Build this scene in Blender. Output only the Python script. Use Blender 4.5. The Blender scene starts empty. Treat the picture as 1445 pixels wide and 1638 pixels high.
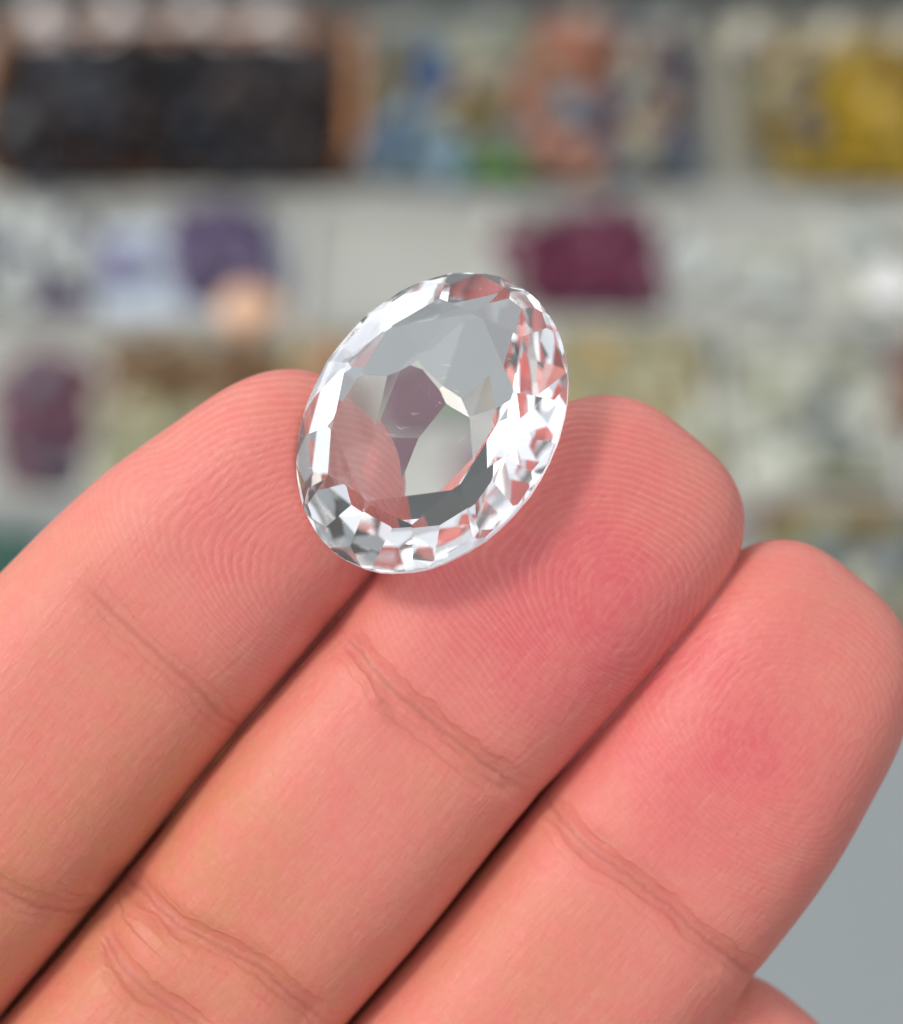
import bpy, bmesh, math, random
import numpy as np
from mathutils import Vector, Matrix

random.seed(7)
RNG = np.random.default_rng(7)
SC = bpy.context.scene
COL = SC.collection
MM = 0.001
R = math.radians

# ------------------------------------------------------------------ camera
CAM_H, PITCH, FOCUS = 381.0, 45.0, 150.0          # mm, degrees, mm
cam = bpy.data.cameras.new('camera')
cam.sensor_fit = 'HORIZONTAL'
cam.sensor_width = 36.0
cam.lens = 36.0 * 3750.0 / 1445.0
cam.clip_start, cam.clip_end = 0.01, 200.0
cam.dof.use_dof = True
cam.dof.focus_distance = 0.1492
cam.dof.aperture_fstop = 21.5
cam.dof.aperture_blades = 0
cam_o = bpy.data.objects.new('camera', cam)
cam_o.location = (0, 0, CAM_H * MM)
cam_o.rotation_euler = (R(90 - PITCH), 0, 0)
COL.objects.link(cam_o)
SC.camera = cam_o

# ------------------------------------------------------------------ sky, sun, exposure
SUN_DIR = Vector((-0.52, -0.10, 0.84)).normalized()   # towards the sun
SUN_EL = math.asin(SUN_DIR.z)
w = bpy.data.worlds.new('World')
SC.world = w
w.use_nodes = True
nt = w.node_tree
bg = nt.nodes['Background']
sky = nt.nodes.new('ShaderNodeTexSky')
sky.sky_type = 'NISHITA'
sky.sun_disc = False
sky.sun_elevation = SUN_EL
sky.sun_rotation = math.atan2(SUN_DIR.x, SUN_DIR.y)
sky.air_density = 1.0
sky.dust_density = 1.2
sky.ozone_density = 1.0
veil = nt.nodes.new('ShaderNodeHueSaturation')      # overcast: a whitish sky
veil.inputs['Saturation'].default_value = 0.18
nt.links.new(sky.outputs[0], veil.inputs['Color'])
nt.links.new(veil.outputs[0], bg.inputs[0])
bg.inputs[1].default_value = 0.15
sun = bpy.data.lights.new('sun', 'SUN')
sun.energy = 0.9
sun.angle = R(13)
sun.color = (1.0, 0.95, 0.88)
sun_o = bpy.data.objects.new('sun', sun)
sun_o.rotation_euler = SUN_DIR.to_track_quat('Z', 'Y').to_euler()
COL.objects.link(sun_o)
SC.view_settings.view_transform = 'Standard'
SC.view_settings.look = 'None'
SC.view_settings.exposure = 0.72
SC.view_settings.gamma = 1.0
cy = SC.cycles
cy.max_bounces = 24
cy.transmission_bounces = 20
cy.glossy_bounces = 16
cy.diffuse_bounces = 4
cy.transparent_max_bounces = 16
cy.caustics_refractive = True
cy.caustics_reflective = True
cy.blur_glossy = 0.3
cy.sample_clamp_indirect = 6.0
cy.use_denoising = True

# ------------------------------------------------------------------ helpers
def tag(o, label=None, cat=None, group=None, kind=None):
    if label: o['label'] = label
    if cat: o['category'] = cat
    if group: o['group'] = group
    if kind: o['kind'] = kind
    return o

def mesh_of(name, verts, faces, mat=None, smooth=False):
    me = bpy.data.meshes.new(name)
    me.from_pydata([tuple(float(c) * MM for c in v) for v in verts], [], faces)
    if mat: me.materials.append(mat)
    if smooth: me.polygons.foreach_set('use_smooth', [True] * len(me.polygons))
    me.update()
    return me

def obj(name, me, parent=None, loc=None):
    o = bpy.data.objects.new(name, me)
    COL.objects.link(o)
    if parent: o.parent = parent
    if loc is not None: o.location = [c * MM for c in loc]
    return o

def empty(name, loc):
    o = bpy.data.objects.new(name, None)
    o.empty_display_size = 0.01
    o.location = [c * MM for c in loc]
    COL.objects.link(o)
    return o

def T(px, py, z=0.0):
    """point (mm) at height z met by the sight line through a photo pixel"""
    a, b = (px - 722.5) / 3750.0, (819.0 - py) / 3750.0
    cp, sp = math.cos(R(PITCH)), math.sin(R(PITCH))
    d = (a, b * sp + cp, b * cp - sp)
    t = (z - CAM_H) / d[2]
    return (d[0] * t, d[1] * t, z)

def new_mat(name):
    m = bpy.data.materials.new(name)
    m.use_nodes = True
    return m, m.node_tree, m.node_tree.nodes['Principled BSDF']

def simple_mat(name, col, rough=0.5, var=0.18, scale=60.0, spec=0.5, trans=0.0, coat=0.0, ior=1.5, bump=0.0, bump_scale=400.0):
    m, t, p = new_mat(name)
    tc = t.nodes.new('ShaderNodeTexCoord')
    n = t.nodes.new('ShaderNodeTexNoise')
    n.inputs['Scale'].default_value = scale
    n.inputs['Detail'].default_value = 4
    t.links.new(tc.outputs['Object'], n.inputs['Vector'])
    cr = t.nodes.new('ShaderNodeValToRGB')
    lo = [max(0.0, c * (1 - var)) for c in col]; hi = [min(1.0, c * (1 + var)) for c in col]
    cr.color_ramp.elements[0].color = (*lo, 1); cr.color_ramp.elements[0].position = 0.3
    cr.color_ramp.elements[1].color = (*hi, 1); cr.color_ramp.elements[1].position = 0.7
    t.links.new(n.outputs['Fac'], cr.inputs['Fac'])
    t.links.new(cr.outputs['Color'], p.inputs['Base Color'])
    p.inputs['Roughness'].default_value = rough
    p.inputs['Specular IOR Level'].default_value = spec
    p.inputs['IOR'].default_value = ior
    p.inputs['Transmission Weight'].default_value = trans
    p.inputs['Coat Weight'].default_value = coat
    if bump:
        n2 = t.nodes.new('ShaderNodeTexNoise')
        n2.inputs['Scale'].default_value = bump_scale
        n2.inputs['Detail'].default_value = 5
        t.links.new(tc.outputs['Object'], n2.inputs['Vector'])
        b = t.nodes.new('ShaderNodeBump')
        b.inputs['Strength'].default_value = 0.6
        b.inputs['Distance'].default_value = bump
        t.links.new(n2.outputs['Fac'], b.inputs['Height'])
        t.links.new(b.outputs['Normal'], p.inputs['Normal'])
    return m

def box_data(x0, x1, y0, y1, z0, z1, bev=0.5):
    """a box with chamfered upright and top edges"""
    b = min(bev, (x1 - x0) * .3, (y1 - y0) * .3, (z1 - z0) * .3)
    def ring(i, z):
        return [(x0 + i + b, y0 + i, z), (x1 - i - b, y0 + i, z), (x1 - i, y0 + i + b, z), (x1 - i, y1 - i - b, z),
                (x1 - i - b, y1 - i, z), (x0 + i + b, y1 - i, z), (x0 + i, y1 - i - b, z), (x0 + i, y0 + i + b, z)]
    v = ring(0, z0) + ring(0, z1 - b) + ring(b, z1)
    f = [tuple(reversed(range(8))), tuple(range(16, 24))]
    for k in (0, 8):
        for i in range(8):
            j = (i + 1) % 8
            f.append((k + i, k + j, k + 8 + j, k + 8 + i))
    return v, f

def box(name, x0, x1, y0, y1, z0, z1, mat, parent=None, bev=0.5):
    return obj(name, mesh_of(name, *box_data(x0, x1, y0, y1, z0, z1, bev), mat), parent)

# ------------------------------------------------------------------ ground and table
M_floor = simple_mat('dark_floor', (0.03, 0.034, 0.032), 0.8, 0.35, 6.0, bump=0.002, bump_scale=60)
M_table = simple_mat('pale_table', (0.22, 0.243, 0.245), 0.5, 0.05, 9.0, bump=0.0001, bump_scale=900)
M_wall = simple_mat('tray_plastic_lightened', (0.50, 0.50, 0.46), 0.35, 0.04, 14.0)  # tray plastic lightened to make up for shade on the wall fronts
M_wood = simple_mat('table_leg_wood', (0.12, 0.08, 0.05), 0.6)
M_tray = simple_mat('tray_plastic', (0.32, 0.322, 0.285), 0.4, 0.05, 14.0, bump=0.0002, bump_scale=250)
M_tray2 = simple_mat('tray_plastic_cool', (0.36, 0.365, 0.325), 0.4, 0.05, 14.0, bump=0.0002, bump_scale=250)
M_kraft = simple_mat('orange_board', (0.34, 0.145, 0.05), 0.6, 0.18, 30.0, bump=0.0003)
M_green = simple_mat('green_felt', (0.035, 0.085, 0.065), 0.95, 0.2, 300.0, spec=0.2, bump=0.0005, bump_scale=1500)
M_paper = simple_mat('blue_white_paper', (0.46, 0.53, 0.60), 0.7, 0.06, 40.0)
M_film = simple_mat('cloudy_film', (0.62, 0.56, 0.53), 0.16, 0.16, 50.0, coat=0.4)
M_film2 = simple_mat('cream_film', (0.31, 0.29, 0.21), 0.3, 0.15, 40.0, coat=0.4)
M_film3 = simple_mat('grey_film', (0.18, 0.195, 0.165), 0.3, 0.2, 40.0, coat=0.3)
M_tan = simple_mat('tan_card', (0.31, 0.23, 0.19), 0.7, 0.12, 30.0)
M_maroon_card = simple_mat('maroon_card', (0.11, 0.018, 0.045), 0.7, 0.15, 60.0)

me = mesh_of('ground', [(-60000, -60000, -760), (60000, -60000, -760), (60000, 60000, -760), (-60000, 60000, -760)], [(0, 1, 2, 3)], M_floor)
tag(obj('ground', me), kind='structure')

TB = T(700, 88)[1]
table = empty('display_table', (0, 350, -760))
tag(table, 'pale grey blue display table under all the gem trays', 'table')
def tpart(name, x0, x1, y0, y1, z0, z1, mat, bev=1.0):
    v, f = box_data(x0, x1, y0, y1, z0, z1, bev)
    v = [(a, b - 350, c + 760) for a, b, c in v]
    return obj(name, mesh_of(name, v, f, mat), table)
tpart('table_top', -520, 520, 90, TB, -28, 0, M_table, 3)
for sx in (-1, 1):
    for yy in (120, TB - 70):
        tpart('leg', sx * 480 - 20, sx * 480 + 20, yy, yy + 40, -760, -28.5, M_wood, 3)

# ------------------------------------------------------------------ stones for the heaps
def polytope(planes, big=60.0):
    """convex body of the half spaces n.p <= d: list of (plane index, polygon)"""
    N = np.array([p[0] for p in planes], float); D = np.array([p[1] for p in planes], float)
    ln = np.linalg.norm(N, axis=1); N /= ln[:, None]; D = D / ln
    faces = []
    for i in range(len(N)):
        n = N[i]
        a = np.array((1.0, 0, 0)) if abs(n[0]) < .8 else np.array((0, 1.0, 0))
        u = np.cross(n, a); u /= np.linalg.norm(u); v = np.cross(n, u)
        c = n * D[i]
        poly = [c - big * u - big * v, c + big * u - big * v, c + big * u + big * v, c - big * u + big * v]
        for j in range(len(N)):
            if j == i: continue
            q = [float(N[j] @ p - D[j]) for p in poly]
            if max(q) <= 1e-9: continue
            out = []
            for k in range(len(poly)):
                p0, p1, q0, q1 = poly[k], poly[(k + 1) % len(poly)], q[k], q[(k + 1) % len(poly)]
                if q0 <= 0: out.append(p0)
                if (q0 < 0 < q1) or (q1 < 0 < q0):
                    out.append(p0 + (p1 - p0) * (q0 / (q0 - q1)))
            poly = out
            if len(poly) < 3: break
        if len(poly) >= 3:
            faces.append((i, poly))
    return N, D, faces

def weld(faces, tol=2e-3):
    verts, index, out = [], {}, []
    for i, poly in faces:
        ids = []
        for p in poly:
            k = None
            for q in range(len(verts) - 1, -1, -1):
                if abs(verts[q][0] - p[0]) < tol and abs(verts[q][1] - p[1]) < tol and abs(verts[q][2] - p[2]) < tol:
                    k = q; break
            if k is None:
                verts.append(tuple(p)); k = len(verts) - 1
            if not ids or ids[-1] != k: ids.append(k)
        if len(ids) > 1 and ids[0] == ids[-1]: ids.pop()
        if len(ids) >= 3: out.append((i, ids))
    return verts, out

def stone_mesh(name, kind, k):
    """unit stone about 1 mm in radius; cut = faceted oval, rough = broken crystal"""
    pl = []
    if kind == 'cut':
        el = random.uniform(1.0, 1.35)
        for i in range(8):
            a = 2 * math.pi * i / 8
            pl.append(((math.cos(a), math.sin(a) / el, 1.0), 1.12))
            pl.append(((math.cos(a + .39), math.sin(a + .39) / el, -0.85), 1.1))
        pl.append(((0, 0, 1), 0.5))
    else:
        for i in range(15):
            d = RNG.normal(size=3); d /= np.linalg.norm(d)
            pl.append((d * (1, 1, 1.25), random.uniform(.75, 1.0)))
        for d in ((1, 0, 0), (-1, 0, 0), (0, 1, 0), (0, -1, 0), (0, 0, 1), (0, 0, -1)): pl.append((d, 1.0))
    N, D, fs = polytope(pl, 8)
    vs, out = weld(fs)
    return vs, [ids for _, ids in out]

SHAPES = [stone_mesh('stone', 'cut' if i < 3 else 'rough', i) for i in range(6)]
STONE_ME = {}
def stone_me(name, mat, shape):
    key = (name, mat.name, shape)
    if key not in STONE_ME:
        v, f = SHAPES[shape]
        STONE_ME[key] = mesh_of(name, v, f, mat)
    return STONE_ME[key]

def stone(name, mat, loc, size, label, cat='stone', group=None, shape=None):
    s = random.randrange(6) if shape is None else shape
    o = obj(name, stone_me(name, mat, s), None, loc)
    k = size
    o.scale = (k * random.uniform(.85, 1.15), k * random.uniform(.85, 1.15), k * random.uniform(.75, 1.0))
    o.rotation_euler = (random.uniform(-.6, .6), random.uniform(-.6, .6), random.uniform(0, 6.28))
    return tag(o, label, cat, group)

def in_poly(x, y, P):
    c = False
    for i in range(len(P)):
        (x0, y0), (x1, y1) = P[i], P[i - 1]
        if (y0 > y) != (y1 > y) and x < (x1 - x0) * (y - y0) / (y1 - y0) + x0: c = not c
    return c

HUES = {'blue_stone': 'blue', 'navy_stone': 'navy', 'green_stone': 'green', 'sage_stone': 'sage green', 'peach_stone': 'peach', 'rust_stone': 'rust red',
        'rose_brown_stone': 'rose brown', 'cream_stone': 'cream', 'wine_stone': 'wine red', 'pale_blue_stone': 'pale blue', 'amber_stone': 'golden amber',
        'olive_amber_stone': 'olive amber', 'brown_stone': 'brown', 'grey_violet_stone': 'grey violet', 'lemon_stone': 'pale lemon', 'slate_stone': 'slate grey',
        'moss_stone': 'moss green', 'pale_olive_stone': 'pale olive', 'plum_stone': 'plum', 'milky_stone': 'milky clear', 'violet_stone': 'violet', 'gold_stone': 'golden', 'tea_stone': 'tea brown'}
def heap(name, mats, poly_px, n, size, z0, hump, label, group, cat='stone', pick=None):
    """n stones heaped over a patch of the tray floor (outline given on the photo)"""
    P = [T(a, b, z0)[:2] for a, b in poly_px]
    xs = [p[0] for p in P]; ys = [p[1] for p in P]
    cx, cy_ = sum(xs) / len(P), sum(ys) / len(P)
    rx, ry = (max(xs) - min(xs)) / 2, (max(ys) - min(ys)) / 2
    pts, tries, best = [], 0, size * 1.5
    while len(pts) < n and tries < 6000:
        tries += 1
        x, y = random.uniform(min(xs), max(xs)), random.uniform(min(ys), max(ys))
        if not in_poly(x, y, P): continue
        lay = z0
        e = max(0.0, 1 - max(abs(x - cx) / rx, abs(y - cy_) / ry) ** 2)
        z = lay + size * .7 + hump * e * random.random() ** .5
        if all((x - a) ** 2 + (y - b) ** 2 + (z - c) ** 2 > best ** 2 for a, b, c in pts):
            pts.append((x, y, z))
        elif tries % 400 == 0: best *= .92
    for (x, y, z) in pts:
        m = pick(x - cx, y - cy_, rx, ry) if pick else random.choice(mats)
        hue = HUES.get(m.name)
        if '{}' in label: stone(name, m, (x, y, z), size * random.uniform(.85, 1.15), label.format(hue), cat, hue + ' ' + group)
        else: stone(name, m, (x, y, z), size * random.uniform(.85, 1.15), label, cat, group)

def gemcol(name, c, rough=.18, trans=0.0, **k):
    if max(c) > .06: c = tuple(q * .68 for q in c)
    return simple_mat(name, c, rough + (.16 if max(c) < .06 else .06), .3, 90.0, trans=trans, spec=.12 if max(c) < .06 else .3, **k)

M_black = gemcol('black_stone', (.02, .017, .018), .13)
M_black2 = gemcol('brown_black_stone', (.035, .024, .022), .2)
M_black3 = gemcol('blue_black_stone', (.024, .027, .034), .14)
M_blue = gemcol('blue_stone', (.05, .13, .30)); M_navy = gemcol('navy_stone', (.03, .06, .12))
M_greenst = gemcol('green_stone', (.08, .30, .04)); M_sage = gemcol('sage_stone', (.26, .29, .17))
M_peach = gemcol('peach_stone', (.46, .22, .14)); M_rust = gemcol('rust_stone', (.34, .12, .065))
M_rose = gemcol('rose_brown_stone', (.26, .13, .10)); M_cream = gemcol('cream_stone', (.42, .36, .24))
M_wine = gemcol('wine_stone', (.13, .03, .05)); M_sky = gemcol('pale_blue_stone', (.22, .32, .38))
M_amber = gemcol('amber_stone', (.44, .28, .008)); M_olive = gemcol('olive_amber_stone', (.24, .17, .03))
M_brown = gemcol('brown_stone', (.17, .085, .03)); M_grey = gemcol('grey_violet_stone', (.15, .14, .17))
M_violet = gemcol('violet_stone', (.115, .085, .165)); M_maroon = gemcol('maroon_stone', (.15, .022, .06), .22)
M_plum = gemcol('plum_stone', (.17, .07, .10)); M_clear = gemcol('milky_stone', (.66, .70, .66), .1)
M_lemon = gemcol('lemon_stone', (.46, .44, .26), .2); M_gold = gemcol('gold_stone', (.47, .36, .16), .2)
M_orange = gemcol('orange_stone', (1.0, .62, .40), .3); M_tea = gemcol('tea_stone', (.27, .17, .085))
M_moss = gemcol('moss_stone', (.33, .33, .20)); M_slate = gemcol('slate_stone', (.16, .185, .18))
M_glint = gemcol('glint_body', (1.0, 1.0, .98), .1)  # white colour stands in for a bright glint
M_lilac = gemcol('lilac_stone', (.36, .35, .52))
M_pale = gemcol('pale_olive_stone', (.56, .58, .48), .2)

# ------------------------------------------------------------------ trays
def tray(label, xpx, row, mat, walls=10.0, div_px=()):
    """open tray: floor plate, four walls, dividers across"""
    yf, yb = T(700, row[1])[1], T(700, row[0])[1]
    ym = (row[0] + row[1]) / 2
    x0, x1 = T(xpx[0], ym)[0], T(xpx[1], ym)[0]
    o = empty('gem_tray', ((x0 + x1) / 2, (yf + yb) / 2, 0))
    tag(o, label, 'tray', 'trays on the display table')
    ox, oy = (x0 + x1) / 2, (yf + yb) / 2
    def part(name, a, b, c, d, e, f, bev=.6):
        v, fc = box_data(a - ox, b - ox, c - oy, d - oy, e, f, bev)
        return obj(name, mesh_of(name, v, fc, mat if name == 'tray_floor' or mat is M_tan else M_wall), o)
    part('tray_floor', x0, x1, yf, yb, .2, 2.2, .3)
    part('wall', x0, x1, yf, yf + 2, 2.21, walls)
    part('wall', x0, x1, yb - 2, yb, 2.21, walls)
    part('wall', x0, x0 + 2, yf + 2.01, yb - 2.01, 2.21, walls)
    part('wall', x1 - 2, x1, yf + 2.01, yb - 2.01, 2.21, walls)
    for d in div_px:
        xd = T(d, ym)[0]
        part('divider', xd - 1.7, xd + 1.7, yf + 2.01, yb - 2.01, 2.21, walls - .8)
    return o

tray('long pale tray at the back holding the black, mixed and yellow stone boxes', (-150, 1640), (96, 345), M_tray, 7.5)
tray('long pale divided tray in the middle row with purple and maroon heaps', (-170, 1640), (352, 545), M_tray2, 7, (145, 482, 795, 1062, 1330))
tray('long pale divided tray in the front row with brown and yellow stones', (-170, 1640), (552, 830), M_tray2, 7, (160, 470, 880, 1150, 1425))
tray('short tan edged tray at right, nearest of the trays', (1205, 1660), (838, 1010), M_tan, 8)

# boxes of the back row: sloping sides, standing in the back tray
def slope_box(name, label, px, row, mat, hgt, flare, front, cat='box'):
    yf, yb = T(700, row[1], 2.4)[1], T(700, row[0], 2.4)[1]
    x0, x1 = T(px[0], row[1], 2.4)[0], T(px[1], row[1], 2.4)[0]
    o = empty(name, ((x0 + x1) / 2, (yf + yb) / 2, 2.4))
    tag(o, label, cat, 'stone boxes in the back tray')
    hx, hy, t = (x1 - x0) / 2, (yb - yf) / 2, 1.6
    v, f = box_data(-hx + t + .02, hx - t - .02, -hy + t + .02, hy - t - .02, 0, 6.5, .3)
    obj('box_floor', mesh_of('box_floor', v, f, mat), o)
    for s in (-1, 1):
        a = [(s * hx, -hy), (s * (hx + flare), -hy)], hgt
        v = [(s * hx, -hy, 1.51), (s * (hx - t), -hy, 1.51), (s * (hx - t), hy, 1.51), (s * hx, hy, 1.51),
             (s * (hx + flare), -hy - flare * .1, hgt * .8), (s * (hx + flare - t), -hy, hgt * .8), (s * (hx + flare - t), hy, hgt), (s * (hx + flare), hy, hgt)]
        f = [(0, 1, 2, 3), (4, 7, 6, 5), (0, 4, 5, 1), (1, 5, 6, 2), (2, 6, 7, 3), (3, 7, 4, 0)]
        obj('side_panel', mesh_of('side_panel', v, f, mat), o)
    v, f = box_data(-hx + t + .01, hx - t - .01, -hy, -hy + t, 1.51, front, .3)
    obj('front_panel', mesh_of('front_panel', v, f, mat), o)
    v, f = box_data(-hx + t + .01, hx - t - .01, hy - t, hy, 1.51, hgt * .9, .3)
    obj('back_panel', mesh_of('back_panel', v, f, mat), o)
    return o

slope_box('stone_box', 'orange brown box full of black stones', (-12, 545), (108, 300), M_kraft, 17, 5, 6)
slope_box('stone_box', 'grey box full of stones of mixed colours', (615, 1092), (108, 300), M_film3, 14, 2, 6)
slope_box('stone_box', 'cream box full of yellow and amber stones', (1232, 1660), (108, 300), M_film2, 18, 13, 6)

# crumpled plastic bags lying over the back of each box
def crumpled(name, label, px0, px1, pyt, pyb, z, mat, amp=5.0, group=None):
    nx, ny = 26, 9
    v, f = [], []
    ph = [random.uniform(0, 6.28) for _ in range(8)]
    for j in range(ny):
        for i in range(nx):
            a, b = i / (nx - 1), j / (ny - 1)
            x, y, _ = T(px0 + (px1 - px0) * a, pyb + (pyt - pyb) * b, z)
            h = amp * (.5 + .5 * math.sin(a * 24 + ph[0] + 1.2 * b)) ** 2 * 1.6 * math.sin(math.pi * b) + amp * .35 * math.sin(a * 43 + ph[1] + b * 5) * math.sin(math.pi * b)
            h += random.uniform(-.5, .5)
            v.append((x + random.uniform(-.6, .6), y + random.uniform(-.4, .4), z + h))
    n = len(v)
    v += [(a, b, c - .5) for a, b, c in v]
    for j in range(ny - 1):
        for i in range(nx - 1):
            q = j * nx + i
            f.append((q, q + 1, q + nx + 1, q + nx)); f.append((n + q, n + q + nx, n + q + nx + 1, n + q + 1))
    o = obj(name, mesh_of(name, v, f, mat, True))
    return tag(o, label, 'plastic bag', group)

crumpled('plastic_bag', 'crumpled whitish plastic bag behind the black stones', 25, 480, 28, 62, 14, M_film, 5)
crumpled('plastic_bag', 'crumpled grey green plastic bag behind the mixed stones', 560, 1090, 30, 66, 14, M_film3, 4)
crumpled('plastic_bag', 'crumpled cream plastic bag behind the yellow stones', 1130, 1640, 40, 84, 14, M_film2, 5)

Z1 = 8.9
heap('black_stone', [M_black, M_black, M_black2, M_black3], [(8, 292), (528, 292), (520, 92), (18, 92)], 115, 4.6, Z1, 9,
     'glossy black stone in the heap at the upper left', 'black stones in the orange brown box')

def mixpick(x, y, rx, ry):
    a, b = x / rx + random.gauss(0, .16), y / ry + random.gauss(0, .2)
    if random.random() < .1: return random.choice([M_navy, M_cream, M_sage, M_rose, M_olive, M_wine, M_slate])
    if a < -.55: return random.choice([M_blue, M_blue, M_navy, M_slate, M_olive] if b > -.4 else [M_navy, M_blue, M_sky])
    if a < -.15: return random.choice([M_greenst, M_greenst, M_cream, M_sage] if b < .3 else [M_sage, M_cream, M_slate])
    if a < .3: return random.choice([M_rust, M_peach, M_peach, M_sage] if b > 0 else [M_rose, M_rose, M_peach, M_cream])
    if a < .65: return random.choice([M_rose, M_cream, M_peach, M_sky])
    return random.choice([M_wine, M_navy, M_blue, M_wine] if b > -.6 else [M_navy, M_sky])
heap('mixed_stone', None, [(612, 288), (1095, 288), (1085, 85), (625, 85)], 95, 4.6, Z1, 8,
     '{} polished stone in the mixed heap at top centre', 'stones in the mixed heap', pick=mixpick)
def yelpick(x, y, rx, ry):
    a = x / rx + random.gauss(0, .1)
    if a < -.55: return random.choice([M_olive, M_amber, M_grey, M_lemon])
    if a < .1: return random.choice([M_amber, M_amber, M_amber, M_olive])
    return random.choice([M_amber, M_brown, M_brown, M_olive])
heap('amber_stone', None, [(1245, 290), (1560, 290), (1560, 92), (1215, 92)], 75, 4.6, Z1, 8,
     '{} stone in the yellow heap at the upper right', 'stones in the cream box', pick=yelpick)
heap('rust_stone', [M_rust, M_peach], [(880, 115), (960, 115), (955, 55), (890, 55)], 9, 4.4, 19, 3,
     '{} stone on top of the mixed heap by the grey bag', 'stones topping the mixed heap')

# middle row
Z2 = 2.6
heap('violet_stone', [M_grey, M_violet, M_clear, M_clear, M_clear], [(-60, 500), (120, 505), (135, 385), (-60, 370)], 22, 5.2, Z2, 4,
     '{} stone in the leftmost cell of the middle tray', 'stones in the leftmost middle cell')
v = []
P4 = [T(155, 532, 3.2), T(472, 532, 3.2), T(455, 362, 3.2), T(160, 362, 3.2)]
def sheet(name, P, mat, label, cat, thick=.5, nx=8, ny=8, amp=.8):
    v, f = [], []
    for j in range(ny):
        for i in range(nx):
            a, b = i / (nx - 1), j / (ny - 1)
            q = [(P[0][k] * (1 - a) + P[1][k] * a) * (1 - b) + (P[3][k] * (1 - a) + P[2][k] * a) * b for k in range(3)]
            v.append((q[0], q[1], q[2] + amp * random.random()))
    n = len(v)
    v += [(a, b, c - thick) for a, b, c in v]
    for j in range(ny - 1):
        for i in range(nx - 1):
            q = j * nx + i
            f.append((q, q + 1, q + nx + 1, q + nx)); f.append((n + q, n + q + nx, n + q + nx + 1, n + q + 1))
    return tag(obj(name, mesh_of(name, v, f, mat)), label, cat)
sheet('paper_liner', P4, M_paper, 'creased blue white paper under the purple stones', 'paper')
heap('purple_stone', [M_violet], [(300, 478), (430, 478), (420, 365), (298, 365)], 30, 4.2, 4.4, 3,
     'purple stone heaped on the blue white paper', 'purple stones on the paper')
heap('pale_purple_stone', [M_lilac], [(170, 455), (222, 455), (222, 408), (172, 408)], 5, 3.4, 4.4, 1,
     'small lilac stone at the left side of the blue white paper', 'lilac stones on the paper')
p = T(405, 497, 8)
stone('orange_stone', M_orange, p, 6.8, 'single bright orange stone in front of the purple heap', shape=1)
PM = [T(872, 488, 3.2), T(1052, 488, 3.2), T(1012, 350, 3.2), T(815, 392, 3.2)]
sheet('maroon_packet', PM, M_maroon_card, 'maroon card under the maroon stones', 'card', 1.0)
heap('maroon_stone', [M_maroon], [(862, 484), (1046, 484), (1008, 354), (812, 405)], 75, 4.0, 4.6, 3,
     'maroon stone heaped on the maroon card behind the gemstone', 'maroon stones on the card')
heap('milky_stone', [M_clear, M_pale], [(1340, 520), (1560, 520), (1540, 380), (1335, 380)], 12, 5.0, Z2, 3,
     '{} stone in the rightmost cell of the middle tray', 'stones at the right end of the middle tray')
heap('milky_chip', [M_clear, M_pale], [(1090, 520), (1300, 520), (1290, 400), (1100, 400)], 7, 4.4, Z2, 1,
     '{} stone in the cell right of the maroon stones', 'stones beside the maroon stones')

p = T(1425, 462, 8)
stone('glint_body', M_glint, p, 7.0, 'white body standing in for a glint near the right end of the middle tray', shape=4)  # added body, painted white in place of a glint
# front row
heap('plum_stone', [M_plum, M_grey, M_plum], [(25, 770), (110, 770), (130, 610), (20, 610)], 16, 5.0, Z2, 4,
     '{} stone in the leftmost cell of the front tray', 'stones in the leftmost front cell')
heap('tea_stone', [M_tea, M_tea, M_brown, M_cream], [(190, 665), (460, 665), (450, 580), (195, 580)], 30, 4.8, Z2, 4,
     '{} stone in the brown heap behind the index finger', 'stones in the brown heap')
heap('moss_stone', [M_moss, M_lemon], [(188, 790), (440, 790), (440, 690), (190, 690)], 24, 4.8, Z2, 2,
     '{} stone in front of the brown heap beside the index finger', 'stones in front of the brown heap')
heap('peach_stone', [M_peach, M_gold], [(490, 640), (600, 640), (590, 575), (490, 575)], 8, 4.4, Z2, 2,
     '{} stone just above the index fingertip', 'stones behind the index fingertip')
heap('gold_stone', [M_gold, M_lemon, M_moss], [(895, 680), (1100, 690), (1110, 570), (895, 570)], 34, 4.8, Z2, 3,
     '{} stone in the cell above the middle fingertip', 'stones above the middle fingertip')
heap('lemon_stone', [M_lemon, M_pale], [(1000, 790), (1130, 790), (1130, 690), (1010, 690)], 14, 4.6, Z2, 2,
     '{} stone at the front of the golden stone cell', 'stones in front of the golden stones')
heap('olive_stone', [M_pale, M_pale, M_pale, M_slate, M_moss], [(1195, 780), (1400, 780), (1400, 590), (1200, 590)], 36, 4.8, Z2, 3,
     '{} stone in the cell above the ring fingertip', 'stones above the ring fingertip')
heap('rosy_stone', [M_rose, M_peach], [(1432, 680), (1540, 680), (1530, 580), (1432, 580)], 10, 4.8, Z2, 2,
     '{} stone at the right end of the front tray', 'stones at the right end')
heap('slate_stone', [M_slate, M_moss, M_olive, M_slate], [(1240, 985), (1560, 990), (1550, 852), (1240, 852)], 44, 4.8, Z2, 3,
     '{} stone in the nearest tray at the right edge', 'stones in the nearest tray')

PG = [T(-330, 960, .4), T(75, 950, .4), T(70, 852, .4), T(-320, 848, .4)]
sheet('green_cloth', PG, M_green, 'dark green felt cloth lying in front of the trays at left', 'cloth', .35, 14, 6, .5)

# ------------------------------------------------------------------ hand-held frame: x right, y up the picture, z to the camera (mm)
cp, sp = math.cos(R(PITCH)), math.sin(R(PITCH))
HB = np.array([[1, 0, 0], [0, sp, -cp], [0, cp, sp]])          # columns: right, up, towards the camera
HO = np.array([0, cp * FOCUS, CAM_H - sp * FOCUS])
def to_world(p):
    return np.asarray(p) @ HB.T + HO

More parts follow.
